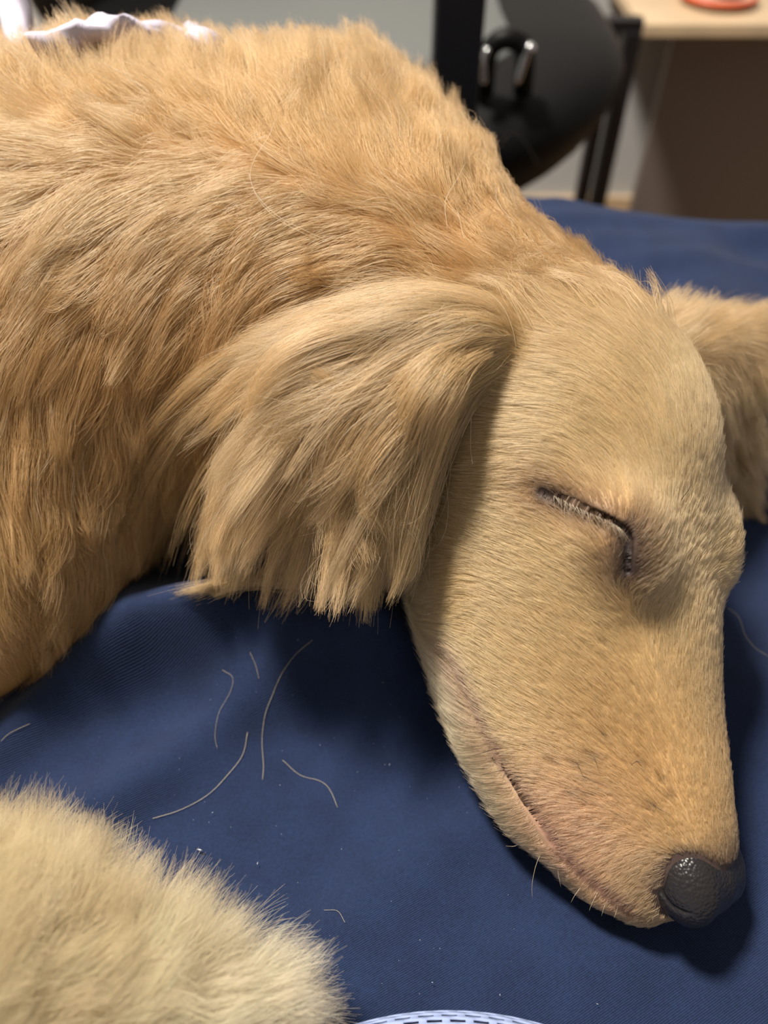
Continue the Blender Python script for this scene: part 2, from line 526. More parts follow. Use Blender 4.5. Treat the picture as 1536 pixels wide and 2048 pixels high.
def detail_sdf(P):
    f = dog_sdf(P)
    for k in (0, 1):
        L = LINES[k]; c = L[8]
        f = smin(f, np.linalg.norm(P - (c - (EYE_N if k == 0 else G.grad(mirror(EYE_C[None]))[0]) * 0.0108), axis=-1) - 0.0105, 0.010)   # eyeball under the lids
        d, t = line_dist(P, L)
        f = smax(f, -(d - 0.0017 * (0.35 + np.sin(np.pi * np.clip(t * 0.9 + 0.08, 0, 1)))), 0.0016)
    for k in (2, 3):
        d, t = line_dist(P, LINES[k])
        f = smax(f, -(d - 0.0026 * np.clip(1.1 - np.abs(t - 0.47) * 3.2, 0.35, 1)), 0.0020)
    return f
def refine(V, Q, sel_fun, levels):
    bm = bmesh.new()
    vs = [bm.verts.new(v) for v in V]
    for q in Q: bm.faces.new([vs[i] for i in q])
    for lv in range(levels):
        bm.faces.ensure_lookup_table()
        C = np.array([f.calc_center_median() for f in bm.faces])
        m = sel_fun(C, lv)
        fs = [bm.faces[i] for i in np.nonzero(m)[0]]
        es = list({e for f in fs for e in f.edges})
        bmesh.ops.subdivide_edges(bm, edges=es, cuts=1, use_grid_fill=True)
    bm.verts.index_update()
    P = np.array([v.co for v in bm.verts])
    return bm, P
def sel(C, lv):
    q = to_head(C)
    d = np.minimum.reduce([line_dist(C, L)[0] for L in LINES])
    if lv == 0: return (q[:, 0] > -1) & (q[:, 0] < 17) & (np.abs(q[:, 1]) < 6) & (np.abs(q[:, 2]) < 7.5)
    if lv == 1: return d < 0.009
    return d < 0.004
bm, P = refine(V, Q, sel, 3)
qh = to_head(P)
mvd = (qh[:, 0] > -1) & (qh[:, 0] < 18) & (np.abs(qh[:, 1]) < 7) & (np.abs(qh[:, 2]) < 8)
Pm = P[mvd]
for it in range(4):
    f = detail_sdf(Pm); e = 0.0004
    g = np.stack([(detail_sdf(Pm + np.eye(3)[k] * e) - detail_sdf(Pm - np.eye(3)[k] * e)) / (2 * e) for k in range(3)], -1)
    stp = f[:, None] * g / np.maximum((g * g).sum(1, keepdims=True), 0.3)
    Pm = Pm - np.clip(stp, -0.0015, 0.0015)
P[mvd] = Pm
for v, p in zip(bm.verts, P): v.co = p
dme = bpy.data.meshes.new('dog'); bm.to_mesh(dme); bm.free()
dme.polygons.foreach_set('use_smooth', [True] * len(dme.polygons))
dog = bpy.data.objects.new('dog', dme); COL.objects.link(dog)
tag(dog, 'golden long-haired dog with drooping feathered ears asleep on the navy sheet', 'dog')

# ---- nose leather
def nose_sdf(P):
    q = to_head(P)
    f = ell(q, (0.95, 0, 0.32), (1.3, 1.4, 1.25))
    for sg in (-1, 1):
        f = smin(f, ell(q, (1.15, sg * 1.10, 0.35), (1.5, 0.85, 1.12)), 0.5)
    f = f / 100.0
    for L in NOSTRIL:
        f = smax(f, -chain(P, L, 0.0008), 0.0008)
    g = chain(P, [(from_head((-0.75, 0, 0.5)), 0.0006), (from_head((-0.4, 0, -0.9)), 0.0008)], 0.001)
    return smax(f, -g, 0.001)
NOSTRIL = []
_nl = trace(nose_sdf, *np.array([(1338, 1690), (1328, 1722), (1321, 1752), (1322, 1785), (1342, 1812), (1378, 1828)], float).T)
_nr = [0.0016, 0.0024, 0.0017, 0.0008, 0.0007, 0.0005]
NOSTRIL = [[(p, r) for p, r in zip(_nl, _nr)], [(p, r) for p, r in zip(mirror(_nl), _nr)]]
# ---- pigment of skin and coat (a colour of the animal itself, the same under any light)
GOLD = np.array(srgb(208, 166, 112)); DEEP = np.array(srgb(182, 136, 84)); CREAM = np.array(srgb(235, 204, 152)); PALE = np.array(srgb(240, 222, 188))
DARK = np.array(srgb(46, 33, 33)); PINK = np.array(srgb(205, 150, 128)); FAWN = np.array(srgb(210, 169, 116))
def mixc(a, b, t): return a + (b - a) * np.clip(t, 0, 1)[:, None]
SPOTS = trace(lambda P: G(P), *np.array([(1155, 1528), (1190, 1510), (1115, 1525), (1325, 1558), (1340, 1590), (1180, 1590), (1150, 1586), (1280, 1520), (1305, 1612), (1210, 1470)], float).T)
def bump(x, a, b): return np.clip((x - a) / (b - a), 0, 1)
def pigment(P, is_skin=False):
    q = to_head(P); s, l, d = q.T
    inhead = np.clip((0.012 - head_sdf(P)) / 0.012, 0, 1) * (1 - bump(s, 17, 22))
    c = np.tile(GOLD, (len(P), 1))
    c = mixc(c, DEEP, bump(P[:, 2], 0.05, 0.14) * 0.85)                       # golden back
    c = mixc(c, CREAM, inhead * 0.75)
    c = mixc(c, FAWN, inhead * np.exp(-(((s - 5) / 4) ** 2 + ((d - 1.2) / 2) ** 2)) * 0.9)          # muzzle bridge
    c = mixc(c, PALE, inhead * bump(-d, 2.2, 4.2) * bump(s, 0, 2) * 0.6)                           # lips and jaw
    tl = bump(0.03 - tail_sdf(P), 0, 0.03)
    c = mixc(c, CREAM, tl * 0.95); c = mixc(c, PALE, tl * 0.4); c = mixc(c, PALE, tl * bump(P[:, 0], -0.10, -0.04))
    e = ear_sdf(P)
    c = mixc(c, CREAM, bump(0.006 - e, 0, 0.006) * 0.30)
    for k in (0, 1):
        dd, t = line_dist(P, LINES[k])
        c = mixc(c, np.array(srgb(170, 112, 78)), np.exp(-(dd / 0.009) ** 2) * 0.5)
        c = mixc(c, DARK, np.exp(-(dd / np.where(t > 0.55, 0.0098, 0.0052)) ** 2) * (1.0 if is_skin else 0.9))
    if is_skin:
        c = mixc(c, DARK * 0.55, 1 - bump(nose_sdf(P), 0.0012, 0.0035))
        c = mixc(c, DARK * 0.6, np.exp(-(np.minimum(line_dist(P, MOUTH)[0], line_dist(P, LINES[3])[0]) / 0.0022) ** 2))
    dm, tm = line_dist(P, MOUTH)
    c = mixc(c, np.array(srgb(150, 110, 100)), np.exp(-(dm / 0.005) ** 2) * 0.7)
    c = mixc(c, PINK, inhead * np.exp(-(((s - 3.5) / 2.5) ** 2 + ((d + 1.6) / 1.8) ** 2)) * 0.55)
    c = mixc(c, np.array(srgb(96, 78, 70)), inhead * np.exp(-((np.maximum(s - 1.3, 0)) / 1.0) ** 2) * bump(d, -1.6, 0.4) * 0.75)   # dark rim round the nose
    for sp in SPOTS:
        c = mixc(c, DARK, np.exp(-(np.linalg.norm(P - sp, axis=1) / 0.0011) ** 2) * 0.8)
    return c
vp = np.empty(len(dme.vertices) * 3, np.float32); dme.vertices.foreach_get('co', vp); vp = vp.reshape(-1, 3).astype(float)
at = dme.attributes.new('pigment', 'FLOAT_COLOR', 'POINT')
at.data.foreach_set('color', np.concatenate([pigment(vp, True) * 0.85, np.ones((len(vp), 1))], 1).astype(np.float32).ravel())
skin = bpy.data.materials.new('dog_skin'); skin.use_nodes = True
sb = skin.node_tree.nodes['Principled BSDF']; sb.inputs['Roughness'].default_value = 0.6
sa = skin.node_tree.nodes.new('ShaderNodeAttribute'); sa.attribute_name = 'pigment'
skin.node_tree.links.new(sa.outputs['Color'], sb.inputs['Base Color'])
noise_bump(skin, 900, 0.25, dist=0.0005)
dme.materials.append(skin)

NH = 0.0006
nc = from_head((0.7, 0, 0.3))
Fn, lon = eval_grid(nose_sdf, nc - 0.022, nc + 0.022, NH, band=0.004)
Vn, Qn = surface_nets(Fn, lon, NH)
nose_m = principled('nose_leather', srgb(37, 34, 35), 0.34)
def build_nose():
    nt = nose_m.node_tree; b = nt.nodes['Principled BSDF']; tc = nt.nodes.new('ShaderNodeTexCoord')
    vo = nt.nodes.new('ShaderNodeTexVoronoi'); vo.inputs['Scale'].default_value = 900
    nt.links.new(tc.outputs['Object'], vo.inputs['Vector'])
    bp = nt.nodes.new('ShaderNodeBump'); bp.invert = True; bp.inputs['Strength'].default_value = 0.7; bp.inputs['Distance'].default_value = 0.0004
    nt.links.new(vo.outputs['Distance'], bp.inputs['Height']); nt.links.new(bp.outputs['Normal'], b.inputs['Normal'])
build_nose()
nose = mesh_obj('nose', Vn, Qn, nose_m, dog); tag(nose, 'dark grey pebbled nose with a slit nostril')

def on_bed(px, n=24, lift=0.0007):
    p = spline(px, n)
    P = np.array([at_z(u, v, 0.0) for u, v in p])
    for _ in range(12):
        z = bed_z(P[:, 0], P[:, 1]) + lift
        P = np.array([at_z(u, v, zz) for (u, v), zz in zip(p, z)])
    return P
# ------------------------------------------------------------------ the coat
IMG_R = np.array([1.0, 0, 0]); IMG_U = np.array([0, SA, CA])
class Guides:
    """combing guides: where along the body (given by the sight line to it), which way the hair is combed, how long, how much it stands up"""
    def __init__(s, rows, soft=70.0):
        a = np.array(rows, float)
        s.p = a[:, :2]; d = a[:, 2:4]; d = d / np.linalg.norm(d, axis=1, keepdims=True)
        s.val = np.concatenate([d, a[:, 4:6]], 1); s.soft = soft
    def __call__(s, P):
        uv, _ = project(P)
        uv = np.clip(uv, -600, 2800)
        d2 = ((uv[:, None, :] - s.p[None]) ** 2).sum(-1)
        w = 1.0 / (d2 + s.soft ** 2) ** 1.8
        w /= w.sum(1, keepdims=True)
        v = w @ s.val
        return v[:, :1] * IMG_R - v[:, 1:2] * IMG_U, v[:, 2] / 1000.0, v[:, 3]

tri = []
dme.calc_loop_triangles()
tri = np.empty(len(dme.loop_triangles) * 3, np.int32); dme.loop_triangles.foreach_get('vertices', tri); tri = tri.reshape(-1, 3)
TA, TB, TC = vp[tri[:, 0]], vp[tri[:, 1]], vp[tri[:, 2]]
TN = np.cross(TB - TA, TC - TA); TAREA = np.linalg.norm(TN, axis=1) / 2; TN = nrm(TN)
TCEN = (TA + TB + TC) / 3
_uv, _dep = project(TCEN)
_in = (_uv[:, 0] > -260) & (_uv[:, 0] < 1796) & (_uv[:, 1] > -300) & (_uv[:, 1] < 2330) & (_dep > 0.05)
_fac = (TN * nrm(CT - TCEN)).sum(1)
TVIS = _in * np.where(_fac > -0.35, 1.0, 0.3)
T_HEAD = head_sdf(TCEN); T_EAR = ear_sdf(TCEN); T_FAR = far_ear_sdf(TCEN); T_TAIL = tail_sdf(TCEN)
T_Q = to_head(TCEN)

def scatter(n, weight):
    w = TAREA * weight; w = w / w.sum()
    i = rng.choice(len(w), n, p=w)
    a, b = rng.random(n), rng.random(n)
    m = a + b > 1; a[m] = 1 - a[m]; b[m] = 1 - b[m]
    return TA[i] + a[:, None] * (TB - TA)[i] + b[:, None] * (TC - TA)[i], TN[i]

def unit_noise(n): return nrm(rng.normal(size=(n, 3)))

def grow(R, N, guides, length, steps, layer, spread=0.15, gravity=0.0, leave=False):
    """strands that leave the skin at the root and are combed along the body, layer = how far above the skin the tips may lie"""
    n = len(R)
    S = np.empty((n, steps, 3)); S[:, 0] = R - N * 0.0004
    X = R + N * 0.0002
    ds = length / (steps - 1)
    bias = unit_noise(n) * spread
    sway = unit_noise(n) * spread
    for k in range(1, steps):
        t = k / (steps - 1)
        g, _, lift = guides(X)
        nn = G.grad(X)
        gn = (g * nn).sum(1, keepdims=True)
        g = g - (np.minimum(gn, 0) if leave and k > 1 else gn) * nn
        g = nrm(g)
        h = G(X)
        up = (lift * (1 - 0.75 * t))[:, None] * nn
        d = nrm(g + bias + sway * t * 1.2) + up
        d = d + np.array([0, 0, -1.0]) * gravity * t
        d = nrm(d)
        want = layer * np.minimum(1, t * 2.5)
        X = X + d * ds[:, None]
        h = G(X)
        push = np.clip(np.minimum(want, 0.0004 + layer * 0.35) - h, 0, 0.004)          # never inside the skin
        X = X + nn * push[:, None]
        zb = bed_z(X[:, 0], X[:, 1]) + 0.0012
        X[:, 2] = np.maximum(X[:, 2], zb)
        S[:, k] = X
    return S

def clump(S, per, strength, power=1.3, fray=0.0, vary=0.0):
    n, m, _ = S.shape
    nc_ = max(8, n // per)
    pick = rng.choice(n, nc_, replace=False)
    kd = kdtree.KDTree(nc_)
    for j, i in enumerate(pick): kd.insert(S[i, 0], j)
    kd.balance()
    own = np.array([kd.find(p)[1] for p in S[:, 0]])
    Gd = S[pick][own]
    t = np.linspace(0, 1, m)[None, :, None] ** power
    st = (strength * rng.uniform(0.55, 1.0, nc_))[own][:, None, None]
    off = (S[:, :1] - Gd[:, :1])
    target = Gd + off * (1 - 0.85 * t)
    out = S + (target - S) * st * t
    if vary:                                              # every lock has its own length
        fr = np.clip(1 + rng.normal(0, vary, nc_), 0.35, 1.15)[own]
        fr = np.minimum(fr * np.clip(1 + rng.normal(0, vary * .4, n), .5, 1.2), 1.0)
        x = np.linspace(0, 1, m)[None] * fr[:, None] * (m - 1)
        i = np.minimum(x.astype(int), m - 2); t2 = (x - i)[..., None]
        r_ = np.arange(n)[:, None]
        out = out[r_, i] * (1 - t2) + out[r_, i + 1] * t2
    if fray:
        out = out + (rng.normal(size=(n, 1, 3)) * fray) * (np.linspace(0, 1, m)[None, :, None] ** 2)
    return out, own

def wave(S, amp, freq, own=None):
    n, m, _ = S.shape
    t = np.linspace(0, 1, m)[None, :, None]
    k = n if own is None else own.max() + 1
    ax = unit_noise(k); ph = rng.uniform(0, 6.28, k); fr = rng.uniform(0.6, 1.3, k) * freq
    if own is not None: ax, ph, fr = ax[own], ph[own], fr[own]
    return S + amp * t * np.sin(ph[:, None, None] + fr[:, None, None] * 6.28 * t) * ax[:, None, :]

def settle(S):
    zb = bed_z(S[..., 0], S[..., 1]) + 0.001
    S[..., 2] = np.maximum(S[..., 2], zb)
    return S

def hair_obj(name, groups, mat, parent, label=None):
    """groups: list of (strands n,m,3 ; colour n,3 ; root radius n ; tip factor)"""
    cu = bpy.data.hair_curves.new(name)
    sizes = []; pos = []; rad = []; col = []
    for S, C, r, tip in groups:
        n, m, _ = S.shape
        sizes += [m] * n
        pos.append(S.reshape(-1, 3))
        t = np.linspace(0, 1, m)[None, :]
        prof = np.minimum(1, 0.7 + 2 * t) * (1 - (1 - tip) * t ** 1.5)
        rad.append((np.broadcast_to(np.asarray(r), (n,))[:, None] * prof).ravel())
        col.append(np.concatenate([C, np.ones((n, 1))], 1))
    cu.add_curves(sizes)
    pos = np.concatenate(pos).astype(np.float32); rad = np.concatenate(rad).astype(np.float32); col = np.concatenate(col).astype(np.float32)
    a = cu.attributes.get('position') or cu.attributes.new('position', 'FLOAT_VECTOR', 'POINT')
    a.data.foreach_set('vector', pos.ravel())
    a = cu.attributes.get('radius') or cu.attributes.new('radius', 'FLOAT', 'POINT')
    a.data.foreach_set('value', rad)
    a = cu.attributes.new('pigment', 'FLOAT_COLOR', 'CURVE')
    a.data.foreach_set('color', col.ravel())
    cu.materials.append(mat)
    o = bpy.data.objects.new(name, cu); COL.objects.link(o); o.parent = parent
    tag(o, label, kind='stuff')
    return o

fur_m = bpy.data.materials.new('coat_hair'); fur_m.use_nodes = True
def build_fur():
    nt = fur_m.node_tree; N = nt.nodes; L = nt.links
    N.remove(N['Principled BSDF'])
    out = N['Material Output']
    at_ = N.new('ShaderNodeAttribute'); at_.attribute_name = 'pigment'
    hb = N.new('ShaderNodeBsdfHairPrincipled'); hb.model = 'CHIANG'; hb.parametrization = 'COLOR'
    hb.inputs['Roughness'].default_value = 0.38; hb.inputs['Radial Roughness'].default_value = 0.55
    hb.inputs['Coat'].default_value = 0.0; hb.inputs['IOR'].default_value = 1.45
    hb.inputs['Random Roughness'].default_value = 0.1
    L.new(at_.outputs['Color'], hb.inputs['Color'])
    df = N.new('ShaderNodeBsdfDiffuse'); L.new(at_.outputs['Color'], df.inputs['Color'])
    mx = N.new('ShaderNodeMixShader'); mx.inputs['Fac'].default_value = 0.35
    L.new(hb.outputs[0], mx.inputs[1]); L.new(df.outputs[0], mx.inputs[2])
    L.new(mx.outputs[0], out.inputs['Surface'])
build_fur()

def tint(C, own=None, v_clump=0.10, v_strand=0.10):
    n = len(C)
    k = 1 + rng.normal(0, v_strand, n)
    if own is not None: k = k * (1 + rng.normal(0, v_clump, own.max() + 1))[own]
    C = C * np.clip(k, 0.55, 1.5)[:, None]
    m = rng.random(n) < 0.04
    C[m] = C[m] * 0.4 + PALE * 0.6
    return np.clip(C, 0.005, 0.92)

DENS = 1.0
# face and skull
FACE = Guides([
    (1440, 1660, -.1, -1, 0, .18), (1400, 1550, -.15, -1, 0, .16), (1400, 1350, -.1, -1, 0, .14), (1390, 1200, -.05, -1, 0, .14), (1300, 1620, -.6, -.6, 0, .16),
    (1270, 1450, -.5, -.8, 0, .14), (1150, 1550, -.8, -.35, 0, .14), (1215, 1760, -.8, .5, 0, .25), (1140, 1700, -.9, .3, 0, .25), (1270, 1790, -.7, .7, 0, .3),
    (1060, 1660, -.7, .5, 0, .7), (960, 1510, -.8, .3, 0, .6), (1190, 1780, -.5, .8, 0, .6), (1150, 1350, -.7, -.6, 0, .14), (1000, 1400, -.8, -.3, 0, .16), (1050, 1250, -.85, -.45, 0, .14),
    (1200, 1230, -.75, -.55, 0, .14), (1000, 1130, -.95, -.25, 0, .14), (880, 1180, -.9, .2, 0, .2), (1150, 1100, -.9, -.35, 0, .14), (1290, 1130, .8, -.3, 0, .2),
    (1300, 1060, .75, -.6, 0, .2), (1240, 1000, -.1, -1, 0, .14), (1180, 960, -.6, -.8, 0, .14), (1080, 940, -.95, -.3, 0, .14), (1360, 1050, .3, -.9, 0, .14),
    (1440, 1060, .8, -.4, 0, .4), (1460, 1150, 1, .2, 0, .6), (1430, 950, 0, -1, 0, .14), (1300, 900, -.5, -.85, 0, .14), (1180, 850, -.8, -.55, 0, .14),
    (1060, 850, -1, -.05, 0, .14), (1020, 930, -1, .2, 0, .14), (1250, 720, -.75, -.65, 0, .14), (1380, 780, -.25, -1, 0, .14), (1100, 740, -1, -.25, 0, .14),
    (1150, 580, -.85, -.5, 0, .16), (1290, 620, -.6, -.8, 0, .16), (1040, 600, -.95, -.3, 0, .2), (1000, 500, -.9, -.45, 0, .3), (1080, 480, -.8, -.6, 0, .25), (930, 560, -1, .1, 0, .2)], 60)
w_face = TVIS * (T_HEAD < 0.006) * (T_EAR > 0.002) * (T_FAR > 0.002)
w_face = w_face * (T_Q[:, 0] > -0.2) * np.clip((25 - T_Q[:, 0]) / 5, 0, 1)
nose_d = nose_sdf(TCEN)
w_face = w_face * (nose_d > 0.0006)
eye_d = np.minimum(line_dist(TCEN, LINES[0])[0], line_dist(TCEN, LINES[1])[0])
_md, _mt = line_dist(TCEN, MOUTH)
w_face = w_face * np.where((_mt > 0.3) & (_mt < 0.66), np.clip((_md - 0.0022) / 0.002, 0, 1), 1)
w_face = w_face * np.clip((eye_d - 0.0012) / 0.004, 0, 1) * np.clip(np.minimum(line_dist(TCEN, LINES[2])[0], line_dist(TCEN, LINES[3])[0]) / 0.0026 - 0.4, 0.0, 1)
R, N = scatter(int(200000 * DENS), w_face)
qf = to_head(R)
fl = smooth_line(qf[:, 0], [-1, 1, 4, 9, 13, 16, 19, 22, 25], [.0028, .0033, .0042, .0062, .0078, .010, .014, .019, .026]) * rng.uniform(0.7, 1.2, len(R))
fl = fl * (1 + 0.7 * 1.8 * np.clip((-qf[:, 2] - 2.6) / 1.5, 0, 1))
fl = fl * np.clip(0.35 + line_dist(R, LINES[0])[0] / 0.014, 0.35, 1)
S = grow(R, N, FACE, fl, 5, rng.uniform(0.0004, 0.0016, len(R)), spread=0.16)
S, own = clump(S, 14, 0.55)
face_fur = hair_obj('face_fur', [(S, tint(pigment(R), own, 0.06, 0.17), rng.uniform(0.000035, 0.00007, len(R)), 0.35)], fur_m, dog, 'short smooth cream fur of the face')

# long coat of neck, back and flank
COAT = Guides([
    (1000, 440, -.3, -1, 14, .25), (1090, 460, -.6, -.8, 12, .15), (930, 350, .1, -1, 30, .6), (1000, 330, .3, -1, 30, 1.2), (900, 230, .15, -1, 34, 1.6), (970, 240, .5, -1, 26, 1.7), (800, 160, 0, -1, 26, 1.7), (700, 110, -.1, -1, 26, 1.7),
    (560, 90, 0, -1, 26, 1.7), (450, 90, -.1, -1, 26, 1.7), (300, 85, -.2, -1, 26, 1.7), (150, 80, -.3, -1, 26, 1.7), (20, 80, -.4, -1, 28, 1.7), (860, 260, .05, -1, 34, .8), (750, 190, 0, -1, 34, .9), (600, 170, -.1, -1, 36, .8), (420, 165, -.3, -1, 36, .8), (200, 170, -.5, -.9, 36, .7),
    (820, 300, .1, -1, 36, .4), (700, 260, -.2, -1, 38, .35), (560, 240, -.5, -.9, 38, .35), (400, 230, -.7, -.6, 38, .35), (250, 240, -.9, -.3, 38, .3), (80, 260, -1, .1, 40, .3),
    (860, 420, -.5, -.7, 36, .35), (760, 390, -.9, -.3, 38, .3), (620, 360, -1, -.05, 40, .3), (480, 350, -.95, .25, 40, .28), (330, 370, -.8, .55, 40, .28), (150, 400, -.7, .7, 42, .25),
    (880, 520, -1, .05, 38, .2), (740, 490, -1, .15, 42, .2), (600, 480, -.9, .5, 42, .2), (450, 500, -.7, .75, 42, .22), (300, 560, -.45, .9, 42, .22), (100, 580, -.3, .95, 42, .22),
    (400, 720, -.5, .9, 42, .2), (200, 800, -.2, 1, 42, .22), (40, 850, -.1, 1, 42, .22), (330, 920, -.3, 1, 42, .2), (200, 1000, .0, 1, 42, .22), (60, 1050, .05, 1, 42, .22),
    (120, 1180, .15, 1, 38, .2), (250, 1080, .3, .95, 36, .2), (40, 1250, .2, 1, 36, .2), (80, 1350, .3, .9, 26, .2), (500, 1000, -.3, 1, 40, .2), (700, 1050, -.1, 1, 30, .2)], 70)
w_coat = TVIS * (T_TAIL > 0.012) * (T_EAR > 0.0015) * (T_FAR > 0.004) * np.clip((T_Q[:, 0] - 18.5) / 4 + (T_HEAD > 0.006) * 1.0, 0, 1)
w_coat = w_coat * (TCEN[:, 2] > 0.004)
R, N = scatter(int(120000 * DENS), w_coat)
_, ln, _ = COAT(R)
ln = ln * rng.uniform(0.6, 1.15, len(R))
S = grow(R, N, COAT, ln, 9, rng.uniform(0.001, 0.009, len(R)), spread=0.22, gravity=0.10)
S, own2 = clump(S, 300, 0.62, 0.9, 0.0, 0.14)
S = wave(S, 0.004, 0.7, own2)
S, own = clump(S, 40, 0.80, 1.1, 0.0009, 0.10)
S = wave(S, 0.0025, 0.8, own); S = wave(S, 0.0012, 1.0)
def guard_hair(px, lift, m=9):
    p = spline(px, m); P = trace(lambda A: G(A), p[:, 0], p[:, 1])
    P = P + G.grad(P) * (lift * np.linspace(0.3, 1, m))[:, None]
    return P
GH = np.stack([guard_hair(q, l) for q, l in (
    ([(660, 492), (610, 472), (560, 448), (530, 420), (513, 392), (518, 362), (545, 328), (560, 295)], .012),
    ([(650, 492), (600, 475), (555, 452), (526, 420), (512, 385)], .011),
    ([(860, 345), (868, 310), (885, 265), (915, 235), (930, 215), (925, 200)], .014), ([(862, 330), (880, 285), (905, 250), (920, 225), (905, 205)], .013),
    ([(940, 330), (985, 290), (1010, 260), (1040, 310), (1045, 330)], .016), ([(890, 470), (880, 430), (895, 400), (905, 380)], .012), ([(925, 490), (905, 450), (880, 425)], .010),
    ([(930, 640), (880, 580), (860, 540), (830, 520)], .008), ([(950, 800), (958, 850), (965, 900), (975, 930)], .010), ([(955, 810), (960, 840), (955, 880)], .010),
    ([(1050, 470), (1010, 455), (980, 430), (970, 410)], .008), ([(1290, 580), (1320, 560), (1345, 520), (1348, 470)], .004))])
coat = hair_obj('coat', [(settle(S), tint(pigment(R), own, 0.14, 0.13), rng.uniform(0.00007, 0.00011, len(R)), 0.3), (GH, np.tile(PALE * 0.95, (len(GH), 1)), np.full(len(GH), .00010), .4)], fur_m, dog, 'long golden coat of back, neck and chest')

# feathering of the near ear
EARG = Guides([
    (960, 660, -1, -.1, 78, .2), (900, 620, -1, -.05, 85, .2), (960, 720, -.7, .7, 72, .10), (900, 700, -1, .25, 85, .2), (800, 660, -1, .15, 90, .2), (700, 640, -1, .2, 90, .15), (600, 680, -.95, .4, 85, .15),
    (500, 760, -.8, .7, 78, .12), (420, 860, -.6, .85, 66, .1), (330, 950, -.45, .9, 50, .1), (850, 780, -.85, .55, 80, .15), (740, 780, -.9, .45, 80, .15), (640, 820, -.8, .6, 72, .12), (900, 860, -.52, .95, 62, .1),
    (840, 980, -.42, .95, 42, .08), (720, 950, -.5, .9, 46, .1), (600, 980, -.55, .85, 50, .1), (500, 1000, -.5, .9, 48, .1), (770, 1080, -.3, 1, 22, .05), (640, 1060, -.3, 1, 25, .05), (400, 1050, -.3, 1, 30, .05), (300, 1120, 0.1, 1, 26, 0.05)], 60)
w_ear = TVIS * (T_EAR < 0.0025) * np.clip(1.5 - np.linalg.norm(TCEN - EAR_FRONT[0][0], axis=1) / 0.10, 0.12, 1.5)
R, N = scatter(int(22000 * DENS), w_ear)
_, ln, _ = EARG(R)
ln = ln * rng.uniform(0.55, 1.2, len(R))
S = grow(R, N, EARG, ln, 14, rng.uniform(0.0008, 0.006, len(R)), spread=0.13, gravity=0.12, leave=True)
S, own2 = clump(S, 500, 0.72, 0.9, 0.0, 0.16)
S = wave(S, 0.010, 0.55, own2)
S, own = clump(S, 70, 0.96, 0.8, 0.0008, 0.12)
S = wave(S, 0.0035, 0.9, own); S = wave(S, 0.0018, 1.0)
# long locks that fall from the root of the ear over its feathering
END = spline([(262, 960), (262, 1060), (285, 1150), (400, 1180), (520, 1185), (640, 1195), (745, 1205), (800, 1160), (835, 1040)], 200)
def lock_path(a, e, m=18):
    """a sight-line path from the ear root to the lower edge, carried over the hair in depth"""
    c1 = np.array([a[0] + (e[0] - a[0]) * 0.55, a[1] + (e[1] - a[1]) * 0.10 - 10])
    c2 = np.array([a[0] + (e[0] - a[0]) * 0.92, a[1] + (e[1] - a[1]) * 0.45])
    t = np.linspace(0, 1, m)[:, None]
    return (1 - t) ** 3 * a + 3 * (1 - t) ** 2 * t * c1 + 3 * (1 - t) * t * t * c2 + t ** 3 * e
paths = []; n_lock = 150
for k in range(n_lock):
    f = rng.random()
    a = np.array([rng.uniform(900, 985) - 50 * (1 - f) * (rng.random() < .5), 560 + 160 * f ** 0.8 + rng.normal(0, 14)])
    e = END[int(np.clip(f * 0.95 + rng.normal(0, 0.05), 0, 0.995) * 200)] + rng.normal(0, 14, 2)
    p = lock_path(a, e)
    cut = 1.0 if rng.random() < 0.4 else rng.uniform(0.6, 0.97)
    x = np.linspace(0, cut * 17, 18); i0 = np.minimum(x.astype(int), 16)
    paths.append(p[i0] + (x - i0)[:, None] * (p[i0 + 1] - p[i0]))
paths = np.array(paths)
D0 = trace(lambda P: G(P), paths[..., 0].ravel(), paths[..., 1].ravel()).reshape(n_lock, 18, 3)
dep = ((D0 - CT) @ np.array([0, CA, -SA]))
for k in range(1, 18):                                     # leave the skin where it turns away below the hair
    dep[:, k] = np.where(dep[:, k] - dep[:, k - 1] > 0.012, dep[:, k - 1] + 0.0035, dep[:, k])
for _ in range(3): dep[:, 1:-1] = (dep[:, :-2] + dep[:, 1:-1] + dep[:, 2:]) / 3
lift_ = (rng.uniform(0.003, 0.010, n_lock)[:, None]) * np.sin(np.linspace(0.25, 2.6, 18))[None]
LP = CT + ray(paths[..., 0], paths[..., 1]) * (dep - lift_)[..., None]
per = max(8, int(58 * DENS))
LS = np.repeat(LP, per, 0)
lock_id = np.repeat(np.arange(n_lock), per)
w0 = np.repeat(rng.uniform(0.0016, 0.0034, n_lock), per)[:, None, None]
LS = LS + unit_noise(len(LS))[:, None, :] * rng.random((len(LS), 1, 1)) ** 0.5 * w0 * (0.6 + 1.3 * np.sin(np.linspace(0.1, 2.9, 18))[None, :, None])
fr = rng.uniform(0.72, 1.0, len(LS)); x = np.linspace(0, 1, 18)[None] * fr[:, None] * 17; i0 = np.minimum(x.astype(int), 16); r_ = np.arange(len(LS))[:, None]
LS = LS[r_, i0] * (1 - (x - i0)[..., None]) + LS[r_, i0 + 1] * (x - i0)[..., None]
LS = wave(LS, 0.0030, 0.7, lock_id); LS = wave(LS, 0.0016, 1.1)
LC = tint(mixc(mixc(pigment(LS[:, 0]), CREAM, np.full(len(LS), 0.35)), GOLD, rng.random(n_lock)[lock_id] * 0.8), lock_id, 0.18, 0.16)
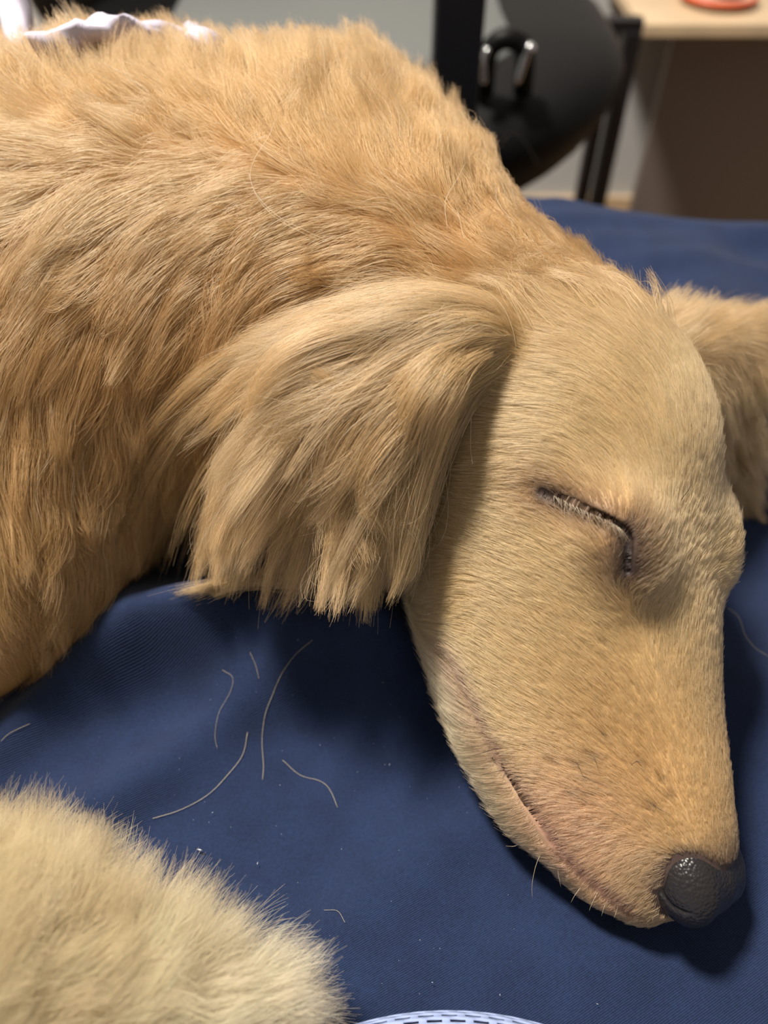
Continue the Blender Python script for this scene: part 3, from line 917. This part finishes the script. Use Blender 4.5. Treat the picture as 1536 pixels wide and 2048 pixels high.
# the small tuft of chest hair that lies on the sheet below the ear
nt_ = max(40, int(700 * DENS)); tt = np.linspace(0, 1, 10)[None, :, None]
ta = np.stack([rng.normal(585, 16, nt_), rng.normal(1150, 13, nt_)], 1)[:, None]; tb = np.stack([rng.normal(400, 28, nt_), rng.normal(1186, 7, nt_)], 1)[:, None]
tp = ta + (tb - ta) * tt; tp[..., 1] += -10 * np.sin(tt[..., 0] * 3.14)
TS = np.array([on_bed(q, 10, l) for q, l in zip(tp, rng.uniform(0.002, 0.012, nt_))])
TC_ = tint(np.tile(GOLD * 0.6 + CREAM * 0.4, (nt_, 1)), None, 0, 0.2)
fly = rng.choice(len(S), int(1400 * DENS) + 10)
W = wave(S[fly] + rng.normal(0, .0006, (len(fly), 1, 3)), 0.009, 0.9) ; W = wave(W, 0.003, 1.4)
Wc = np.clip(mixc(pigment(R[fly]), PALE, np.full(len(fly), .5)), 0, .9)
ear_fur = hair_obj('ear_feathering', [(settle(S), tint(pigment(R), own, 0.26, 0.18), rng.uniform(0.00005, 0.00009, len(R)), 0.35), (settle(W), Wc, np.full(len(fly), .00006), .4), (settle(LS), LC, rng.uniform(0.00005, 0.00009, len(LS)), .35), (TS, TC_, np.full(nt_, .00008), .3)], fur_m, dog, 'long wavy blond hair of the drooping ear')

# far ear
FARG = Guides([(1330, 600, .7, -.7, 22, .4), (1400, 570, .6, -.8, 24, .4), (1500, 590, .9, -.4, 26, .3), (1420, 680, .9, -.45, 28, .2), (1500, 640, 1, -.2, 28, .2), (1480, 760, .25, 1, 24, .15), (1500, 700, .5, .9, 24, .15), (1450, 800, .05, 1, 22, .15)], 50)
w_far = TVIS * (T_FAR < 0.004) * (T_HEAD > 0.0)
R, N = scatter(int(26000 * DENS), w_far)
_, ln, _ = FARG(R)
S = grow(R, N, FARG, ln * rng.uniform(0.6, 1.2, len(R)), 8, rng.uniform(0.0008, 0.005, len(R)), spread=0.2, gravity=0.1, leave=True)
S, own = clump(S, 40, 0.8, 1.0, 0.0008); S = wave(S, 0.002, 0.8, own)
hair_obj('far_ear_feathering', [(settle(S), tint(mixc(pigment(R), CREAM, np.full(len(R), .3)), own), rng.uniform(0.00007, 0.00011, len(R)), 0.35)], fur_m, dog, 'golden hair of the ear behind the head')

# tail plume in front
TAILG = Guides([(-10, 1600, .5, -.9, 58, .7), (100, 1700, .35, -1, 36, .6), (250, 1780, .45, -.9, 38, .5), (400, 1840, .7, -.75, 40, .45), (520, 1890, .85, -.55, 40, .4), (640, 1950, .95, -.25, 42, .3), (660, 2020, 1, -.05, 42, .25),
    (50, 1900, .6, -.8, 40, .35), (250, 1950, .75, -.7, 40, .3), (450, 2000, .9, -.4, 42, .25), (150, 2050, .75, -.7, 42, .3), (-150, 1800, .5, -.8, 36, .5)], 70)
w_tail = TVIS * (T_TAIL < 0.004) * (TCEN[:, 1] < 0.14)
R, N = scatter(int(52000 * DENS), w_tail)
_, ln, _ = TAILG(R)
S = grow(R, N, TAILG, ln * rng.uniform(0.55, 1.2, len(R)), 9, rng.uniform(0.001, 0.008, len(R)), spread=0.3, gravity=0.05, leave=True)
S, own = clump(S, 45, 0.75, 1.2, 0.001); S = wave(S, 0.003, 0.8, own)
hair_obj('tail_feathering', [(settle(S), tint(pigment(R), own, 0.12, 0.14), rng.uniform(0.00006, 0.00010, len(R)), 0.3)], fur_m, dog, 'pale cream plume of the tail')

# ---- eyelashes, whiskers
def lash_groups():
    n = 48
    t = np.linspace(0.12, 0.62, n) + rng.normal(0, .004, n)
    L = LINES[0]; x = np.clip(t, 0, 1) * (len(L) - 1); i = np.minimum(x.astype(int), len(L) - 2)
    base = L[i] + (x - i)[:, None] * (L[i + 1] - L[i])
    nn = G.grad(base)
    upl = nrm(-0.25 * IMG_R + 1.0 * IMG_U); fwd = nrm(0.45 * IMG_R - 1.0 * IMG_U)
    root = base + upl * 0.0007 + nn * 0.0003
    ln = rng.uniform(0.0045, 0.0078, n)
    m = 6; S = np.empty((n, m, 3))
    jit = rng.normal(0, .22, (n, 3))
    for k in range(m):
        q = k / (m - 1)
        S[:, k] = root + ln[:, None] * (q * (nrm(fwd + jit - 0.55 * IMG_R * 0) * (0.35 + 0.5 * q) + nn * (0.55 - 0.45 * q)))
    return [(S, np.tile(PALE, (n, 1)) * rng.uniform(.7, 1, (n, 1)), np.full(n, .00008), .3)]
hair_obj('eyelashes', lash_groups(), fur_m, dog, 'pale blond eyelashes over the closed dark lids')

whisker_dark = principled('whisker_dark', srgb(38, 28, 24), 0.4)
whisker_pale = principled('whisker_pale', srgb(215, 195, 165), 0.4)
def whisker(px, lift, mat, rad=0.00009):
    p = spline(px, 9)
    P = trace(lambda A: G(A), p[:, 0], p[:, 1], tmax=0.33)
    n0 = G.grad(P[:1])[0]
    # the root sits on the skin and the hair keeps near the root's distance beyond the outline
    d0 = (P[0] - CT) @ np.array([0, CA, -SA]) 
    r = ray(p[:, 0], p[:, 1])
    Wp = CT + r * d0
    out = np.linspace(0, 1, 9)[:, None]
    Wp = Wp + n0 * lift * out
    h = G(Wp)
    Wp = Wp + np.maximum(0.0006 - h, 0)[:, None] * G.grad(Wp)
    Wp[:, 2] = np.maximum(Wp[:, 2], bed_z(Wp[:, 0], Wp[:, 1]) + 0.0008)
    Wp[0] = P[0]
    return tube('whisker', Wp, rad * (1 - 0.75 * np.linspace(0, 1, 9)), mat, dog, sides=5)
for px in ([(1155, 1545), (1175, 1552), (1195, 1556)], [(1185, 1508), (1192, 1518), (1198, 1526)], [(1152, 1523), (1160, 1532), (1168, 1540)], [(1262, 1530), (1275, 1518), (1293, 1525)],
           [(1040, 1556), (1060, 1556), (1080, 1559)], [(1000, 1385), (1040, 1400), (1084, 1427)], [(975, 1362), (1030, 1372), (1075, 1400)], [(1150, 1655), (1180, 1637), (1205, 1640)],
           [(1160, 1560), (1190, 1557), (1215, 1565)], [(985, 1515), (1005, 1517), (1020, 1516)], [(985, 1500), (965, 1503), (950, 1504)], [(1010, 1540), (990, 1540), (974, 1541)],
           [(1355, 1008), (1362, 985), (1363, 962)], [(1130, 1580), (1160, 1590), (1185, 1600)], [(1290, 1600), (1318, 1612), (1340, 1618)], [(1000, 1600), (980, 1607), (968, 1608)]):
    whisker(px, 0.0045, whisker_dark, 0.00013)
for px in ([(1085, 1700), (1072, 1730), (1064, 1770), (1065, 1800)], [(1115, 1725), (1117, 1750), (1122, 1775)], [(1165, 1770), (1150, 1790), (1142, 1805)], [(1195, 1785), (1185, 1805), (1178, 1822)],
           [(1215, 1800), (1208, 1815), (1203, 1832)], [(965, 1545), (955, 1560), (945, 1560)], [(1235, 1812), (1232, 1825), (1228, 1836)], [(1050, 1680), (1030, 1692), (1012, 1692)]):
    whisker(px, 0.0, whisker_pale, 0.00008)

# ------------------------------------------------------------------ loose hairs lying on the sheet
LOOSE = [
    ([(625, 1280), (590, 1310), (562, 1350), (545, 1390), (530, 1430), (524, 1480), (527, 1530), (525, 1560)], .00009, 'long pale dog hair lying in a gentle S on the navy sheet'),
    ([(495, 1465), (485, 1510), (455, 1550), (415, 1590), (360, 1620), (305, 1637)], .00010, 'curved golden dog hair on the sheet above the tail plume'),
    ([(565, 1520), (600, 1550), (640, 1562), (660, 1580), (675, 1615)], .00008, 'thin hooked pale hair on the sheet beside the long S-shaped one'),
    ([(500, 1305), (511, 1330), (518, 1358)], .00007, 'tiny short pale hair on the sheet left of the long S-shaped one'),
    ([(445, 1340), (465, 1355), (460, 1385), (438, 1425), (430, 1470), (435, 1500)], .00006, 'faint crooked hair on the sheet in the dark fold'),
    ([(690, 1366), (712, 1353), (740, 1352), (767, 1366)], .00006, 'short arched pale hair on the sheet left of the jaw'),
    ([(2, 1482), (20, 1466), (60, 1447)], .00007, 'pale hair on the sheet at the left edge below the flank'),
    ([(1455, 1215), (1478, 1235), (1490, 1270), (1510, 1295), (1536, 1312)], .00007, 'thin curly hair on the sheet right of the brow'),
    ([(648, 1820), (675, 1822), (690, 1845)], .00006, 'thin pale hair on the sheet just right of the tail plume'),
]
loose_m = principled('loose_hair', srgb(205, 190, 160), 0.4)
for px, r, lab in LOOSE:
    o = tube('loose_hair', on_bed(px), r * 0.78, loose_m, None, sides=5)
    tag(o, lab, 'hair', 'loose hairs on the sheet')
def lint():
    V = []; F = []
    pts = [(452, 1280, 7), (779, 1529, 5), (770, 1529, 3), (515, 1727, 6), (425, 1625, 4), (400, 1700, 12), (367, 1735, 10), (640, 1490, 3), (596, 1280, 3), (840, 1880, 3), (1000, 1990, 4), (1195, 2008, 4), (865, 1965, 4), (683, 1698, 3), (560, 1570, 3)]
    for k in range(70): pts.append((rng.uniform(150, 1100), rng.uniform(1250, 2000), rng.uniform(1.2, 2.6)))
    for u, v, s_ in pts:
        p = on_bed([(u, v), (u + 1, v + 1)], 2, 0.0020)[0]
        if G(p[None])[0] < 0.004: continue
        r = s_ * 0.00006; a = rng.uniform(0, 6.28)
        e = np.array([math.cos(a), math.sin(a), 0]) * r * 2; f = np.array([-math.sin(a), math.cos(a), 0]) * r * .6
        b = len(V)
        V += [p + e, p + f, p - e, p - f, p + [0, 0, r * .8], p - [0, 0, r * .5]]
        F += [(b, b + 1, b + 4), (b + 1, b + 2, b + 4), (b + 2, b + 3, b + 4), (b + 3, b, b + 4), (b + 1, b, b + 5), (b + 2, b + 1, b + 5), (b + 3, b + 2, b + 5), (b, b + 3, b + 5)]
    o = mesh_obj('lint', np.array(V), F, principled('lint_white', srgb(190, 195, 205), 0.8))
    tag(o, 'tiny white lint specks sprinkled on the navy sheet', 'lint', kind='stuff')
lint()

# ------------------------------------------------------------------ pale blue mesh thing at the front edge
def mesh_pad():
    c = at_z(895, 2030, 0.012); R0 = 0.118
    c = np.array([c[0], c[1] - R0 + 0.001, 0.0])
    root = empty('mesh_cushion', (c[0], c[1], 0), 'round pale blue mesh cushion peeping in at the near edge of the sheet', 'cushion')
    nA, nR = 300, 34
    prof = []                                              # rounded rim then flat top
    for k in range(nR + 1):
        t = k / nR
        if t < 0.35:
            a = t / 0.35 * math.pi / 2; prof.append((R0 - 0.009 + 0.009 * math.cos(a), 0.003 + 0.011 * math.sin(a)))
        else: prof.append(((R0 - 0.009) * (1 - (t - 0.35) / 0.65 * 0.75), 0.014))
    V = []; F = []
    for r, z in prof:
        for a in range(nA):
            th = 2 * math.pi * a / nA
            x, y = c[0] + r * math.cos(th), c[1] + r * math.sin(th)
            V.append((x, y, z + 0.010))
    for k in range(nR):
        for a in range(nA):
            if k % 2 == 1 and (a + (k // 2)) % 3 != 0: continue      # the holes of the weave
            b = (a + 1) % nA
            F.append((k * nA + a, k * nA + b, (k + 1) * nA + b, (k + 1) * nA + a))
    o = mesh_obj('mesh_cover', np.array(V), F, principled('mesh_cloth', srgb(150, 165, 205), 0.7))
    md = o.modifiers.new('thick', 'SOLIDIFY'); md.thickness = 0.0006
    adopt(o, root); tag(o, 'pale blue net with dark holes')
    V = []; F = []
    pr = [(R0 - 0.012, 0.010), (R0 - 0.003, 0.012), (R0 - 0.003, 0.016), (R0 - 0.011, 0.0215), (0.001, 0.0215), (0.001, 0.010)]
    for r, z in pr:
        for a in range(96):
            th = 2 * math.pi * a / 96
            V.append((c[0] + r * math.cos(th), c[1] + r * math.sin(th), z))
    for k in range(len(pr)):
        k2 = (k + 1) % len(pr)
        for a in range(96):
            b = (a + 1) % 96
            F.append((k * 96 + a, k * 96 + b, k2 * 96 + b, k2 * 96 + a))
    adopt(mesh_obj('padding', np.array(V), F, principled('mesh_core', srgb(48, 55, 88), 0.9)), root)
mesh_pad()

# ------------------------------------------------------------------ white satin ribbon behind the back
def ribbon():
    p1 = [at_y(-40, -90, .56), at_y(15, -30, .50)] + [trace0(q, .0105) for q in ((60, 135), (110, 150), (170, 140), (240, 128), (320, 126), (390, 130), (425, 150))]
    P = spline(p1, 60)
    w = 0.0085 + 0.002 * np.sin(np.linspace(0, 14, 60))
    n = len(P); tan = nrm(np.gradient(P, axis=0)); V = []; F = []; sd = 14
    for i in range(n):
        a = nrm(np.cross(tan[i], [0.2, 0.9, 0.3])); b = nrm(np.cross(a, tan[i]))
        for k in range(sd):
            th = 2 * math.pi * k / sd
            cr = 1 + 0.18 * math.sin(3 * th + i * 0.7) + 0.12 * math.sin(5 * th - i * 0.45)
            V.append(P[i] + w[i] * cr * (math.cos(th) * a + 0.55 * math.sin(th) * b))
    for i in range(n - 1):
        for k in range(sd):
            k2 = (k + 1) % sd
            F.append((i * sd + k, i * sd + k2, (i + 1) * sd + k2, (i + 1) * sd + k))
    F.append(tuple(range(sd))[::-1]); F.append(tuple((n - 1) * sd + k for k in range(sd)))
    o = mesh_obj('satin_scarf', np.array(V), F, principled('white_satin', srgb(214, 208, 226), 0.22))
    tag(o, 'crumpled white satin scarf lying along the back of the dog', 'scarf')
ribbon()

# ------------------------------------------------------------------ things beyond the bed
def superbox(name, c, r, p, mat, nu=48, nv=24, parent=None, shape=None):
    V = []; F = []
    sg = lambda x, e: math.copysign(abs(x) ** e, x)
    for i in range(nv + 1):
        ph = -math.pi / 2 + math.pi * i / nv
        for k in range(nu):
            th = 2 * math.pi * k / nu
            x = sg(math.cos(ph), p[1]) * sg(math.cos(th), p[0]); y = sg(math.cos(ph), p[1]) * sg(math.sin(th), p[0]); z = sg(math.sin(ph), p[1])
            q = np.array([x * r[0], y * r[1], z * r[2]])
            if shape: q = shape(q)
            V.append(q + c)
    for i in range(nv):
        for k in range(nu):
            k2 = (k + 1) % nu
            F.append((i * nu + k, i * nu + k2, (i + 1) * nu + k2, (i + 1) * nu + k))
    o = mesh_obj(name, np.array(V), F, mat)
    if parent is not None: adopt(o, parent)
    return o
def lounge_chair():
    cx, cy = -0.065, 1.20
    root = empty('lounge_chair', (cx, cy, FLOOR_Z), 'black leather lounge chair with a grey seat standing beyond the bed', 'chair')
    superbox('seat_shell', np.array([cx, cy, -0.130]), (0.36, 0.30, 0.110), (0.6, 0.8), shell_m, parent=root,
             shape=lambda q: np.array([q[0] * (1 + 0.45 * q[2] / 0.26), q[1], q[2] + 0.10 * (q[0] / 0.43) ** 2 * (0.6 if q[0] > 0 else .3)]))
    superbox('seat_pad', np.array([cx + 0.01, cy + 0.02, -0.045]), (0.23, 0.22, 0.035), (0.35, 0.5), grey_m, parent=root)
    superbox('backrest', np.array([cx - 0.26, cy + 0.15, 0.07]), (0.20, 0.06, 0.20), (0.45, 0.5), shell_m, parent=root)
    # hoop handle with chrome fittings on the near side of the shell
    h = [at_y(968, 185, 0.955), at_y(975, 110, 0.945), at_y(1000, 80, 0.94), at_y(1030, 80, 0.94), at_y(1050, 105, 0.945), at_y(1045, 185, 0.955)]
    adopt(tube('hoop_handle', spline(h, 30), 0.011, shell_m, sides=10), root)
    for px in ([(968, 165), (967, 120), (976, 95)], [(1034, 165), (1046, 130), (1058, 92), (1066, 100)]):
        adopt(tube('bracket', spline([at_y(u, v, 0.93) for u, v in px], 12), 0.0065, chrome_m, sides=8, flat=0.6), root)
    adopt(tube('pedestal', [(cx, cy, -0.26), (cx, cy, FLOOR_Z + 0.03)], 0.03, black_m, sides=20), root)
    adopt(tube('foot_plate', [(cx, cy, FLOOR_Z), (cx, cy, FLOOR_Z + 0.02), (cx, cy, FLOOR_Z + 0.03)], [0.22, 0.21, 0.05], black_m, sides=40), root)
lounge_chair()

px_, py_ = at_y(917, 90, 0.80)[:2]
o = box('metal_post', px_ - 0.0225, px_ + 0.0225, py_, py_ + 0.045, FLOOR_Z, 0.62, black_m, bevel=0.003)
tag(o, 'black square metal post standing just beyond the bed', 'post')

def stand():
    a = at_y(1196, 395, 1.33); b = at_y(1163, 395, 1.33)
    root = empty('metal_stand', ((a[0] + b[0]) / 2, 1.33, FLOOR_Z), 'narrow black metal stand with two legs beside the wooden table', 'stand')
    adopt(box('leg', a[0] - 0.012, a[0] + 0.012, 1.315, 1.345, FLOOR_Z, -0.09, black_m, bevel=0.002), root)
    adopt(box('leg', b[0] - 0.010, b[0] + 0.010, 1.32, 1.345, FLOOR_Z, -0.09, black_m, bevel=0.002), root)
    adopt(box('crossbar', b[0] - 0.010, a[0] + 0.012, 1.32, 1.345, -0.09, -0.075, black_m), root)
stand()

def table():
    f = at_y(1420, 77, 1.36); lft = at_y(1283, 50, 1.36)[0]
    z0 = f[2]; th = 0.020
    x1 = lft + 0.62
    root = empty('side_table', ((lft + x1) / 2, 1.50, FLOOR_Z), 'low pale wooden table against the wall with a round dish on it', 'table')
    adopt(box('table_top', lft, x1, 1.36, WALL_Y - 0.012, z0, z0 + th, wood_m2, bevel=0.003), root)
    adopt(box('shade_panel', lft + 0.10, x1 - 0.02, 1.50, 1.52, FLOOR_Z, z0, principled('painted_shade_taupe', srgb(118, 106, 99), 0.6)), root)  # added panel, its taupe paints the table's shade on the wall
    for x in (x1 - 0.05,):
        for y in (1.38, 1.58):
            adopt(box('leg', x, x + 0.04, y, y + 0.04, FLOOR_Z, z0, wood_m2, bevel=0.002), root)
    zt = z0 + th
    d = ray(1432, 6); c = CT + d * ((zt - CAM_H) / d[2])
    rt = empty('dish', (c[0], c[1], zt), 'round cream dish with an orange-red rim on the wooden table', 'dish')
    r = 72 / FPX * (c[1] * CA - (zt - CAM_H) * SA)
    V = []; F = []; pr = [(0.002, .004), (r * .75, .004), (r, .014), (r, .011), (r * .76, 0.0), (0.002, 0.0)]; na = 64
    for rr, z in pr:
        for a in range(na):
            V.append((c[0] + rr * math.cos(2 * math.pi * a / na), c[1] + rr * math.sin(2 * math.pi * a / na), zt + z))
    for k in range(len(pr)):
        k2 = (k + 1) % len(pr)
        for a in range(na):
            F.append((k * na + a, k * na + (a + 1) % na, k2 * na + (a + 1) % na, k2 * na + a))
    adopt(mesh_obj('bowl', np.array(V), F, cream_m), rt)
    th_ = np.linspace(0, 2 * math.pi, 65)
    adopt(tube('rim', np.stack([c[0] + r * np.cos(th_), c[1] + r * np.sin(th_), np.full(65, zt + .013)], 1), 0.0042, orange_m, sides=8, cap=False), rt)
    o = superbox('black_pebble', np.array([c[0] + 0.02, c[1] + 0.012, zt + 0.016]), (0.026, 0.018, 0.012), (1, 1), black_m, 24, 12)
    o.name = 'cap'; tag(o, 'small dark cap lying inside the dish with the orange rim', 'cap')
table()
